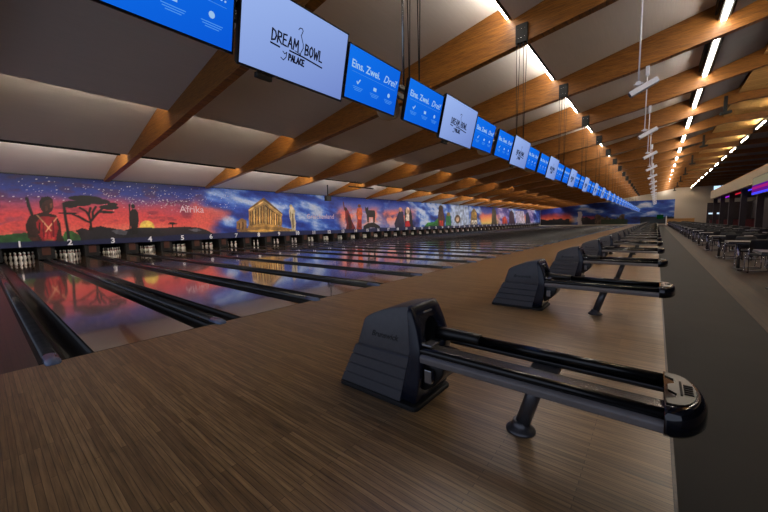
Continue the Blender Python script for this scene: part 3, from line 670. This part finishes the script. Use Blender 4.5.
# ------------------------------------------------------------------ ball returns
def hw(z): return float(np.interp(z, [0, .4, .76], [.238, .228, .185]))      # half width of the hood at height z
def make_ball_return():
    root = empty('ball_return', (0, 0, 0))
    # base plate
    pl = []
    for cx, cy, a0 in [(3.52, .225, 0), (2.81, .225, 90), (2.81, -.225, 180), (3.52, -.225, 270)]:
        for k in range(5):
            t = math.radians(a0+k*22.5); pl.append((cx+.045*math.cos(t), cy+.045*math.sin(t)))
    MB().loft([[(x, y, 0) for x, y in pl], [(x, y, .022) for x, y in pl], [(3.17+(x-3.17)*.97, y*.97, .032) for x, y in pl]], smooth=False).build('base_plate', MATS['matt_black'], root)
    # upper hood: rounded back, widest below
    prof = [(2.965,.395),(3.025,.605),(3.06,.632),(3.12,.664),(3.19,.694),(3.27,.722),(3.36,.744),(3.455,.757),(3.475,.60),(3.497,.43),(3.492,.395)]
    mb = MB(); n = len(prof)
    v = [(x, -hw(z), z) for x, z in prof]+[(x, hw(z), z) for x, z in prof]
    f = [(0,1,8,9,10),(1,2,3,4,5,6,7,8)]; f += [tuple(n+i for i in g[::-1]) for g in f]
    f += [(i, n+i, n+(i+1) % n, (i+1) % n) for i in range(n) if i not in (7, 8)]
    hood = mb.add(v, f).build('hood', MATS['hood_grey'], root, bevel=.012, seg=2)
    for p in hood.data.polygons: p.use_smooth = True
    hood.data.set_sharp_from_angle(angle=math.radians(30))
    # lettering on both flanks
    if LOGO_ME: link('lettering', LOGO_ME, MATS['logo_black'], hood)
    # skirt of four stepped ribs
    mb = MB(); zs = [.03, .125, .215, .305, .395]
    xb = lambda z: float(np.interp(z, [.03, .395], [2.785, 2.968])); xf = lambda z: float(np.interp(z, [.03, .43], [3.405, 3.497]))
    for a, b in zip(zs[:-1], zs[1:]):
        o1, o0 = .010, -.004
        r = lambda z, o: [(xb(z)-o, -hw(z)-o, z), (xf(z), -hw(z)-o, z), (xf(z), hw(z)+o, z), (xb(z)-o, hw(z)+o, z)]
        mb.loft([r(a, o1), r(b-.014, o1), r(b-.004, o0), r(b, o0)], smooth=False)
    mb.build('skirt', MATS['hood_skirt'], root)
    # front shell with a round ball opening
    def front_x(z): return float(np.interp(z, [.03, .2, .43, .60, .757], [3.545, 3.575, 3.585, 3.545, 3.485]))
    out = [(-.238,.03),(-.236,.40),(-.202,.70),(-.196,.742),(-.178,.757),(.178,.757),(.196,.742),(.202,.70),(.236,.40),(.238,.03)]
    def edge(ang, c=(0.0, .515)):
        dx, dz = math.cos(ang), math.sin(ang); best = 1e9
        for (y1, z1), (y2, z2) in zip(out, out[1:]+out[:1]):
            ex, ez = y2-y1, z2-z1; den = dx*ez-dz*ex
            if abs(den) < 1e-9: continue
            t = ((y1-c[0])*ez-(z1-c[1])*ex)/den; s = ((y1-c[0])*dz-(z1-c[1])*dx)/den
            if t > 0 and -1e-6 <= s <= 1+1e-6: best = min(best, t)
        return (c[0]+dx*best, c[1]+dz*best)
    angs = [2*math.pi*k/40 for k in range(40)]
    E0 = [edge(a) for a in angs]; R = .128
    Cc = [(.0+R*math.cos(a), .515+R*1.08*math.sin(a)) for a in angs]
    back = [(3.415+(.06 if z > .1 else 0)+.0*z, y*.985, z) for y, z in E0]
    back = [(float(np.interp(z, [.03,.43,.757], [3.405,3.495,3.45])), y, z) for y, z in E0]
    rim = [(front_x(z)-.012, y, z) for y, z in E0]
    fr = [(front_x(z), y*.95, .515+(z-.515)*.965) for y, z in E0]
    mid = [(front_x(z)+.004, (y*.55+cy*.45), (z*.55+cz*.45)) for (y, z), (cy, cz) in zip(E0, Cc)]
    lip = [(front_x(z)+.004, y, z) for y, z in Cc]
    inn = [(front_x(z)-.02, y*.94, .515+(z-.515)*.94) for y, z in Cc]
    shell = MB().loft([back, rim, fr, mid, lip, inn], caps=False, smooth=True).build('front_shell', MATS['hood_navy'], root)
    dp = [(3.36, y*.9, .515+(z-.515)*.9) for y, z in Cc]
    MB().loft([inn, dp], caps=False).add([(p[0], p[1], p[2]) for p in dp], [tuple(range(40))]).build('ball_opening', MATS['hole'], shell)
    MB().box(front_x(.70)-.004, front_x(.70)+.008, -.055, .055, .690, .700).build('badge', MATS['silver_mark'], shell)
    # rounded chin under the rails with a small panel
    mb = MB(); pr = [(3.56,.40),(3.70,.39),(3.735,.34),(3.72,.27),(3.66,.19),(3.58,.13),(3.55,.12)]
    mb.loft([[(x, y, z) for x, z in pr] for y in (-.15, .15)], smooth=False)
    ch = mb.build('chin', MATS['black'], root, bevel=.012)
    for p in ch.data.polygons: p.use_smooth = True
    MB().box(3.60, 3.66, -.205, -.152, .22, .32).build('control_box', MATS['steel'], ch, bevel=.006)
    MB().box(3.62, 3.665, -.19, -.165, .235, .305).build('control_face', MATS['hood_navy'], ch)
    # ball rack: near rail, shelf, far rail
    MB().tube([(3.53,-.19,.445),(3.62,-.19,.452),(4.95,-.19,.452)], [.038,.029,.029], 14).build('rail', MATS['rail_black'], root)
    MB().tube([(3.52,.10,.50),(3.62,.16,.485),(3.75,.185,.478),(3.86,.188,.475)], [.055,.052,.048,.046], 14).build('rail_sleeve', MATS['black'], root)
    MB().tube([(3.85,.188,.475),(4.95,.188,.475)], .034, 14).build('rail', MATS['rail_black'], root)
    MB().prismx([(-.232,.372),(-.165,.372),(-.155,.40),(-.165,.428),(-.215,.436),(-.238,.42)], 3.58, 4.95).build('lower_rail', MATS['rail_grey'], root, bevel=.01)
    MB().prismx([(-.155,.445),(-.025,.432),(-.02,.448),(-.155,.462)], 3.58, 4.95).build('ball_shelf', MATS['strip_grey'], root)
    MB().prismx([(.15,.415),(.225,.415),(.225,.445),(.15,.445)], 3.62, 4.95).build('lower_rail', MATS['black'], root, bevel=.008)
    MB().box(3.58, 3.66, -.20, -.08, .49, .505).build('guide_plate', MATS['steel'], root, bevel=.004)
    # nose cap
    N = 28
    def nose(s, z, sx=1):
        r = []
        for k in range(N):
            t = -math.pi/2+math.pi*k/(N-1); r.append((4.935+.155*sx*math.cos(t)*s**.5, .256*s*math.sin(t), z))
        return r + [(4.925, .256*s, z), (4.925, -.256*s, z)]
    cap = MB().loft([nose(.80,.362,.8), nose(.93,.372,.93), nose(1,.395), nose(1.01,.43), nose(1,.465), nose(.95,.495,.96), nose(.86,.512,.86)]).build('nose_cap', MATS['cap_gloss'], root)
    pts = []
    for k in range(16):
        t = -math.pi/2+math.pi*k/15; pts.append((4.945+.10*math.cos(t)**.8 if math.cos(t) > 0 else 4.945, .20*math.sin(t)))
    pts += [(4.93,.20),(4.93,.15),(4.965,.12),(4.97,.07),(4.94,.035),(4.94,-.035),(4.972,-.07),(4.966,-.12),(4.93,-.15),(4.93,-.20)]
    MB().loft([[(x, y, .508) for x, y in pts], [(x, y, .518) for x, y in pts]], smooth=False).build('top_plate', MATS['bronze'], cap)
    for k in range(5):
        MB().box(5.0, 5.035, -.06+k*.026, -.046+k*.026, .517, .522).build('vent', MATS['hole'], cap)
    MB().prismx([(-.09,.517),(.10,.517),(.09,.523),(-.08,.523)], 4.985, 4.994).build('vent', MATS['hole'], cap)
    # slanted leg with round foot
    lg = MB().tube([(4.225,0,.03),(4.335,0,.405)], .046, 16).build('leg', MATS['leg_grey'], root)
    MB().box(4.25, 4.42, -.20, .20, .395, .418).build('cross_bar', MATS['leg_grey'], root, bevel=.005)
    MB().loft([[(4.222+r*math.cos(2*math.pi*k/24), r*math.sin(2*math.pi*k/24), z) for k in range(24)] for r, z in [(.092,0),(.092,.010),(.080,.022),(.062,.034),(.054,.05),(.050,.07)]]).build('foot', MATS['leg_grey'], lg)
    return root
BRY = .905
ball = make_ball_return(); index_kids()
for k in range(NL//2):
    o = ball if k == 0 else copy_tree(ball)
    o.location = (0, BRY+2*P*k, 0)
    tag(o, 'dark grey ball return with twin black rails, the closest, largest one' if k == 0 else
        f'dark grey ball return with twin black rails, {nth(k+1)} in the row from the closest one', 'ball return', 'ball returns along the approach')

# ------------------------------------------------------------------ monitors over the approach
def mk_stroke_logo():
    G = {'D': [[(0,0),(0,1)],[(0,1),(.45,.85),(.6,.5),(.45,.15),(-.03,0)]], 'R': [[(0,0),(.02,1)],[(.02,1),(.5,.92),(.5,.62),(.05,.5),(.6,0)]],
         'E': [[(.5,1),(0,.96),(0,.03),(.55,0)],[(0,.52),(.42,.52)]], 'A': [[(0,0),(.32,1),(.62,0)],[(.1,.36),(.52,.36)]],
         'M': [[(0,0),(.08,1),(.38,.35),(.68,1),(.78,0)]], 'B': [[(0,0),(0,1),(.42,.9),(.4,.58),(.05,.53),(.5,.42),(.5,.1),(0,0)]],
         'O': [[(.3,1),(.05,.75),(.05,.25),(.3,0),(.55,.25),(.55,.75),(.3,1)]], 'W': [[(0,1),(.2,0),(.4,.7),(.62,0),(.8,1)]],
         'L': [[(0,1),(0,.02),(.5,0)]], 'P': [[(0,0),(0,1),(.48,.9),(.46,.58),(.03,.48)]], 'C': [[(.5,.9),(.25,1),(.03,.6),(.1,.15),(.5,.05)]]}
    S = []
    def word(w, x, y, h, sl):
        for c in w:
            adv = max(p[0] for st in G[c] for p in st)+.22
            S.extend([[(x+p[0]*h*.8+p[1]*.03*h, y+p[1]*h) for p in st] for st in G[c]]); x += adv*h*.8; y -= sl*adv*h*.8
        return x
    word('DREAM', -.36, .005, .105, .0); word('BOWL', .075, .005, .105, .0); word('PALACE', -.135, -.115, .06, .0)
    fat = [[(-.37,-.022),(-.26,-.030)], [(-.13,-.022),(.05,-.026),(.34,-.05)]]
    pin = [[(-.035,.215),(-.018,.238),(.012,.240),(.024,.222),(.014,.195),(.004,.172),(.02,.14),(.04,.10),(.046,.06),(.03,.03),(.012,-.008)],[(-.062,.0),(.018,-.012)],
           [(-.215,-.055),(-.19,-.072),(-.165,-.05),(-.17,-.10),(-.2,-.135),(-.235,-.12)]]
    thin = pin
    a = stroke_mesh(S+fat, .0155, FACE_X); b = stroke_mesh(thin, .008, FACE_X)
    return a, b
LG_A, LG_B = mk_stroke_logo()
def make_tv(big):
    wd, ht = (1.239, .703) if big else (.978, .586)
    root = empty('logo_monitor' if big else 'score_monitor')
    cs = MB().prism([(-.05,.03),(-.012,.0),(0,.0),(0,ht),(-.012,ht),(-.05,ht-.03)], -wd/2, wd/2).build('casing', MATS['black'], root)
    bz_ = .013
    MB().box(0, .006, -wd/2, wd/2, 0, bz_+.006).box(0, .006, -wd/2, wd/2, ht-bz_, ht).box(0, .006, -wd/2, -wd/2+bz_, 0, ht).box(0, .006, wd/2-bz_, wd/2, 0, ht).build('bezel', MATS['black'], root)
    sc = MB().box(.0005, .003, -wd/2+bz_, wd/2-bz_, bz_+.006, ht-bz_).build('screen', MATS['screen_white' if big else 'screen_blue'], root)
    if big:
        for me in (LG_A, LG_B): link('lettering', me, MATS['screen_logo'], sc, (.004, .0, .30)).scale = (1, .86, .9)
        MB().box(-.05, .0, -.43, -.27, -.05, -.002).build('sensor_box', MATS['matt_black'], root, bevel=.005)
    else:
        link('lettering', EINS_ME, MATS['screen_text'], sc, (.004, -.42, .395)); link('lettering', DREI_ME, MATS['screen_text'], sc, (.004, .16, .395))
        MB().box(.003, .0045, -.40, .42, .318, .321).build('rule', MATS['screen_faint'], sc)
        ics = [[(-.30,.225),(-.285,.205),(-.255,.25)], None, None]
        link('icon', stroke_mesh([[(-.30,.228),(-.285,.208),(-.25,.255)]], .014, FACE_X), MATS['screen_text'], sc, (.003, 0, 0))
        MB().box(.003, .0045, .0, .055, .205, .245).build('icon', MATS['screen_text'], sc)
        MB().prismx([(.305+.024*math.cos(2*math.pi*k/14), .228+.026*math.sin(2*math.pi*k/14)) for k in range(14)], .003, .0045).build('icon', MATS['screen_text'], sc)
        for cx in (-.275, .03, .31):
            for r, l in ((.165, .085), (.148, .075), (.131, .055)):
                MB().box(.003, .0042, cx-l, cx+l, r, r+.006).build('caption', MATS['screen_faint'], sc)
    MB().box(-.10, -.05, -.13, .13, ht*.35, ht*.8).build('mount_plate', MATS['black'], root)
    MB().box(-.138 if big else -.118, -.10, -.03, .03, *((.49, .55) if big else (.40, .46))).build('mount_arm', MATS['black'], root)
    return root
big, small = make_tv(True), make_tv(False); index_kids()
TILT = math.radians(13.4); first_small = True
for k in range(NL//2):
    y = .925+2*P*k
    o = big if k == 0 else copy_tree(big)
    o.location = (1.96, y, 2.793); o.rotation_euler = (0, TILT, 0)
    tag(o, f'pale lilac monitor with black bowling logo, {nth(k+1)} of its kind along the row', 'monitor', 'logo monitors over the approach')
    for s, wd in ((-1, 'before'), (1, 'after')):
        o = small if first_small else copy_tree(small); first_small = False
        o.location = (1.96, y+s*1.143, 2.853); o.rotation_euler = (0, TILT, 0)
        tag(o, f'bright blue score monitor just {wd} the {nth(k+1)} logo monitor along the row', 'monitor', 'blue score monitors over the approach')
MB_r = MB().box(1.71, 1.75, -2, 89.6, 3.28, 3.36).box(1.895, 1.935, -2, 89.6, 3.28, 3.36)
for k in range(0, 53): MB_r.box(1.75, 1.895, -1.6+k*P-.02, -1.6+k*P+.02, 3.30, 3.34)
o = MB_r.build('monitor_rail', MATS['black']); tag(o, 'long black ladder rail carrying the whole row of monitors', 'rail')
sp = MB().box(1.895, 1.93, -.03, .03, .10, .2505).loft([[(1.86+dx, .16*s*math.cos(2*math.pi*k/20), .16*s*math.sin(2*math.pi*k/20)) for k in range(20)] for dx, s in [(-.2,.75),(-.1,1),(.0,1),(.02,.9)]]).mesh('loudspeaker'); sp.materials.append(MATS['fascia'])
for k in range(NL//2-1):
    tag(link('loudspeaker', sp, None, None, (.0, 2.66+2*P*k, 3.03)), f'round pale loudspeaker behind the gap after the {nth(2*k+2)} blue monitor', 'loudspeaker', 'loudspeakers behind the monitors')
# black brackets on the beams with four cables each
def make_hanger():
    root = empty('cable_bracket')
    z0 = bz(1.83)
    MB().box(1.675, 1.985, -.09, -.002, z0-.02, z0+.46).build('plate', MATS['matt_black'], root, bevel=.008)
    for k in range(4):
        x = 1.70+k*.09
        p = MB().tube([(x, -.05, z0-.02), (x, -.05, z0-.10)], .022, 8).build('socket', MATS['black'], root)
        MB().tube([(x, -.05, z0-.09), (1.73 if k < 2 else 1.915, -.05, 3.36)], .0075, 6).build('cable', MATS['cable'], root)
    for k in range(6):
        MB().lathe([(.012,0),(.012,.012),(.006,.016)], 8).build('bolt', MATS['steel'], root).matrix_local = Matrix.Translation((1.74+(k % 3)*.09, -.09, z0+.10+(k//3)*.22)) @ Matrix.Rotation(math.pi/2, 4, 'X')
    return root
hg = make_hanger(); index_kids(); n = 0
for y in BEAMS:
    if y < 0: continue
    o = hg if n == 0 else copy_tree(hg); n += 1
    o.location = (0, y-BT/2, 0)
    tag(o, f'black bracket with four thin cables on the {nth(n)} timber beam', 'bracket', 'cable brackets over the monitor rail')
pole = MB().tube([(1.66, 3.22, 3.29), (1.66, 3.22, bz(1.66)+.3)], .018, 8).build('conduit', MATS['steel']); tag(pole, 'thin grey conduit pole beside the first set of monitor cables', 'conduit')

# ------------------------------------------------------------------ hanging spotlights
def make_spot():
    root = empty('spotlight')
    z0 = bz(4.40)
    MB().box(-.055, .055, -.055, .055, z0-.32-4.36, z0-4.36).build('canopy', MATS['spot_white'], root, bevel=.01)
    MB().tube([(0, 0, z0-.3-4.36), (0, 0, .10)], .016, 8).build('pole', MATS['spot_white'], root)
    c = MB().box(-.05, .05, -.06, .04, .06, .14).build('clamp', MATS['spot_white'], root, bevel=.012)
    MB().tube([(-.09,-.01,.10),(.09,-.01,.10)], .018, 8).build('knob', MATS['spot_white'], c)
    b = MB().box(-.30, .30, -.05, .05, -.065, .065).build('lamp_body', MATS['spot_white'], root, bevel=.015)
    b.matrix_local = Matrix.Translation((.10, -.10, -.03)) @ Matrix.Rotation(math.radians(-30), 4, 'Y') @ Matrix.Rotation(math.radians(20), 4, 'Z')
    g = MB().box(-.303, -.298, -.04, .04, -.05, .05).build('lens', MATS['hood_grey'], b)
    return root
spt = make_spot(); index_kids(); n = 0
for y in BEAMS:
    if y < 5: continue
    o = spt if n == 0 else copy_tree(spt); n += 1
    o.location = (4.40, y, 4.36)
    tag(o, f'white spotlight on a thin white pole, {nth(n)} of the hanging row', 'spotlight', 'white spotlights hanging over the approach')
# make the poles reach the beams: the canopies sit on a short bracket under each beam
def make_black_spot():
    root = empty('track_spotlight')
    z0 = bz(7.7)
    MB().box(-.07, .07, -.05, .05, -.34, .45).build('post', MATS['matt_black'], root, bevel=.008)
    a = MB().box(-.26, .20, -.07, .07, -.46, -.32).build('lamp_body', MATS['matt_black'], root, bevel=.015)
    a.rotation_euler = (0, math.radians(-8), math.radians(15))
    return root
bs = make_black_spot(); n = 0; index_kids()
for y in BEAMS:
    if y < 20 or round((y-24.27)/5.205) % 2: continue
    o = bs if n == 0 else copy_tree(bs); n += 1
    o.location = (7.4, y-BT/2-.051, bz(7.4))
    tag(o, f'black spotlight on a short post under the wooden deck, {nth(n)} of its row', 'spotlight', 'black spotlights by the wooden deck')

# ------------------------------------------------------------------ dark equipment hanging before the painted wall
t = empty('hanging_bar', (0, 0, 0))
MB().box(-13.35, -13.25, 16.9, 19.7, 4.25, 4.32).build('bar', MATS['matt_black'], t)
for yy in (17.6, 17.9): MB().tube([(-13.3, yy, 4.32), (-13.3, yy, 4.75)], .02, 6).build('rod', MATS['steel'], t)
tag(t, 'black bar hanging on two rods in front of the painted wall', 'hanging bar')
t = empty('projector', (0, 0, 0))
MB().box(-16.2, -15.9, 16.95, 17.45, 3.35, 3.75).build('body', MATS['matt_black'], t, bevel=.02)
MB().tube([(-16.05, 17.2, 3.75), (-16.05, 17.2, 4.654)], .05, 8).build('post', MATS['matt_black'], t)
tag(t, 'black projector on a post before the blue painted sky', 'projector')

# ------------------------------------------------------------------ seating by the aisle
def make_table():
    root = empty('bistro_table')
    MB().box(-.62, .62, -.36, .36, .715, .745).build('tabletop', MATS['table_top'], root, bevel=.006)
    MB().box(-.63, .63, -.37, .37, .700, .716).build('edge_band', MATS['chrome'], root)
    for x in (-.38, .38):
        c = MB().tube([(x, 0, .03), (x, 0, .70)], .035, 10).build('column', MATS['chrome'], root)
        MB().box(x-.05, x+.05, -.32, .32, .0, .035).build('foot', MATS['black'], c, bevel=.008)
    return root
def make_chair():
    root = empty('chair')
    MB().box(-.21, .21, -.22, .21, .43, .475).build('seat', MATS['seat_black'], root, bevel=.015)
    rings = []
    for z, y, w_ in [(.50,-.205,.19),(.60,-.22,.205),(.71,-.24,.21),(.80,-.265,.20),(.84,-.275,.17)]:
        rings.append([(-w_, y-.012, z), (0, y-.045, z), (w_, y-.012, z), (w_, y+.012, z), (0, y-.02, z), (-w_, y+.012, z)])
    MB().loft(rings).build('backrest', MATS['seat_black'], root)
    for s in (-1, 1):
        x = .20*s
        MB().tube([(x, -.22, .60), (x, -.20, .43), (x, -.24, .02), (x, .22, .02), (x, .19, .44)], .012, 6).build('leg', MATS['chrome'], root)
    MB().tube([(-.2,.22,.02),(.2,.22,.02)], .012, 6).build('stretcher', MATS['chrome'], root)
    return root
tb, chh = make_table(), make_chair(); index_kids(); ft = fc = True
SIDES = [(-.12, .60, math.pi, 'far side, next to the aisle'), (.42, .60, math.pi, 'far side, inner seat'), (-.12, -.60, 0, 'near side, next to the aisle'), (.42, -.60, 0, 'near side, inner seat')]
for col, cx, colname in ((0, 6.95, 'aisle'), (1, 8.85, 'inner')):
    for k in range(1, 24):
        y = BRY+2*P*k+(.4 if col else 0)
        o = tb if ft else copy_tree(tb); ft = False
        o.location = (cx, y, 0)
        tag(o, f'dark rectangular table with chrome edge, {nth(k)} table of the {colname} row', 'table', f'tables of the {colname} row')
        for q, (dx, dy, rz, nm) in enumerate(SIDES):
            if col and q in (1, 3): continue
            o = chh if fc else copy_tree(chh); fc = False
            o.location = (cx+dx, y+dy, 0); o.rotation_euler = (0, 0, rz+(random.random()-.5)*.3)
            tag(o, f'black chair at the {nth(k)} {colname}-row table, {nm}', 'chair', f'black chairs at the {colname} row')

# ------------------------------------------------------------------ gallery, counter and far corner
g = struct(MB().box(9.3, 9.5, 4, 49.2, 3.35, 4.1).build('wall_gallery', MATS['fascia']), 'beige gallery fascia above the seating')
MB().box(9.29, 9.52, 4, 49.25, 4.1, 4.16).build('rail_cap', MATS['counter_wood'], g)
MB().box(9.5, 19.9, 4, 49.2, 3.35, 3.55).build('gallery_floor', MATS['dark_wall'], g)
for k in range(9):
    MB().box(9.55, 9.85, 8.8+5.05*k-.15, 8.8+5.05*k+.15, 0, 3.35).build('column', MATS['dark_wall'], g)
struct(MB().box(14.0, 14.2, 4, 62, 0, 3.35).build('wall_bar', MATS['dark_wall']), 'dark wall under the gallery')
i = 0
for y0, y1, mt, nm in [(20,27,'led_purple','purple'),(27.5,31,'led_magenta','magenta'),(31.5,35,'led_blue','blue'),(35.5,40,'led_red','red'),(40.5,47.5,'led_purple','violet')]:
    for x, z in ((9.9, 3.22),):
        tag(MB().box(x-.03, x+.03, y0, y1, z, z+.08).build('led_strip', MATS[mt]), f'{nm} light strip under the beige gallery', 'light strip', 'coloured light strips under the gallery')
sc = empty('video_wall', (0, 0, 0))
MB().box(9.22, 9.29, 20.0, 28.3, 2.62, 3.66).build('casing', MATS['black'], sc)
for z0, z1, mt in [(2.66,2.78,'led_blue'),(2.78,2.95,'video_violet'),(2.95,3.10,'video_pink'),(3.10,3.20,'video_violet'),(3.20,3.62,'video_sand')]:
    MB().box(9.205, 9.219, 20.04, 28.26, z0, z1).build('picture_band', MATS[mt], sc)
tag(sc, 'glowing display with violet and sand bands on the gallery edge', 'display')
for x, y, z, w_, h_, nm in [(13.95,33,1.65,1.6,.7,'white-lit'),(13.95,40,1.7,.5,.5,'small dim'),(13.95,46.5,1.75,.6,.5,'small pale')]:
    s_ = empty('bar_screen', (0,0,0)); MB().box(x-.06, x, y-w_/2-.04, y+w_/2+.04, z-.04, z+h_+.04).build('casing', MATS['black'], s_)
    MB().box(x-.068, x-.061, y-w_/2, y+w_/2, z, z+h_).build('screen', MATS['screen_cool'], s_); tag(s_, f'{nm} screen on the dark wall under the gallery', 'screen')
c = empty('service_counter', (0,0,0))
MB().box(6.5, 10.6, 87.2, 88.0, 0, 1.25).build('front', MATS['counter_wood'], c); MB().box(6.4, 10.7, 87.1, 88.1, 1.25, 1.32).build('worktop', MATS['counter_wood'], c)
MB().box(6.35, 6.5, 87.1, 88.0, 0, 1.9).build('end_post', MATS['number_white'], c)
tag(c, 'wooden service counter with white end post at the far wall', 'counter')
c = empty('bar_counter', (0,0,0))
MB().box(10.1, 13.9, 57.0, 57.8, 0, 1.1).build('front', MATS['backwall_red'], c); MB().box(10.0, 13.95, 56.9, 57.9, 1.1, 1.17).build('worktop', MATS['matt_black'], c)
tag(c, 'long dark red bar counter behind the seating', 'counter')
wn = struct(MB().box(13.2, 15.4, YEND-.05, YEND-.002, 6.35, 7.55).build('window_1', MATS['matt_black']), 'small high window in the far wall corner')
MB().box(13.28, 14.25, YEND-.06, YEND-.051, 6.43, 7.47).build('pane', MATS['daylight'], wn); MB().box(14.35, 15.32, YEND-.06, YEND-.051, 6.43, 7.47).build('pane', MATS['daylight'], wn)
tag(MB().box(4.9, 6.0, YEND-.07, YEND-.021, 1.3, 2.2).build('exit_sign', MATS['exit_green']), 'dim green lit sign low on the far wall', 'sign')
struct(MB().box(10.0, 19.9, 60, 60.2, 0, 3.3).build('wall_partition', MATS['dark_wall']), 'dark wall closing the area under the gallery')
l = MB().box(10.15, 11.6, 59.93, 60, 1.8, 2.0).build('bar_lamp', MATS['screen_cool']); tag(l, 'white glowing lamp strip on the dark wall past the gallery', 'lamp')
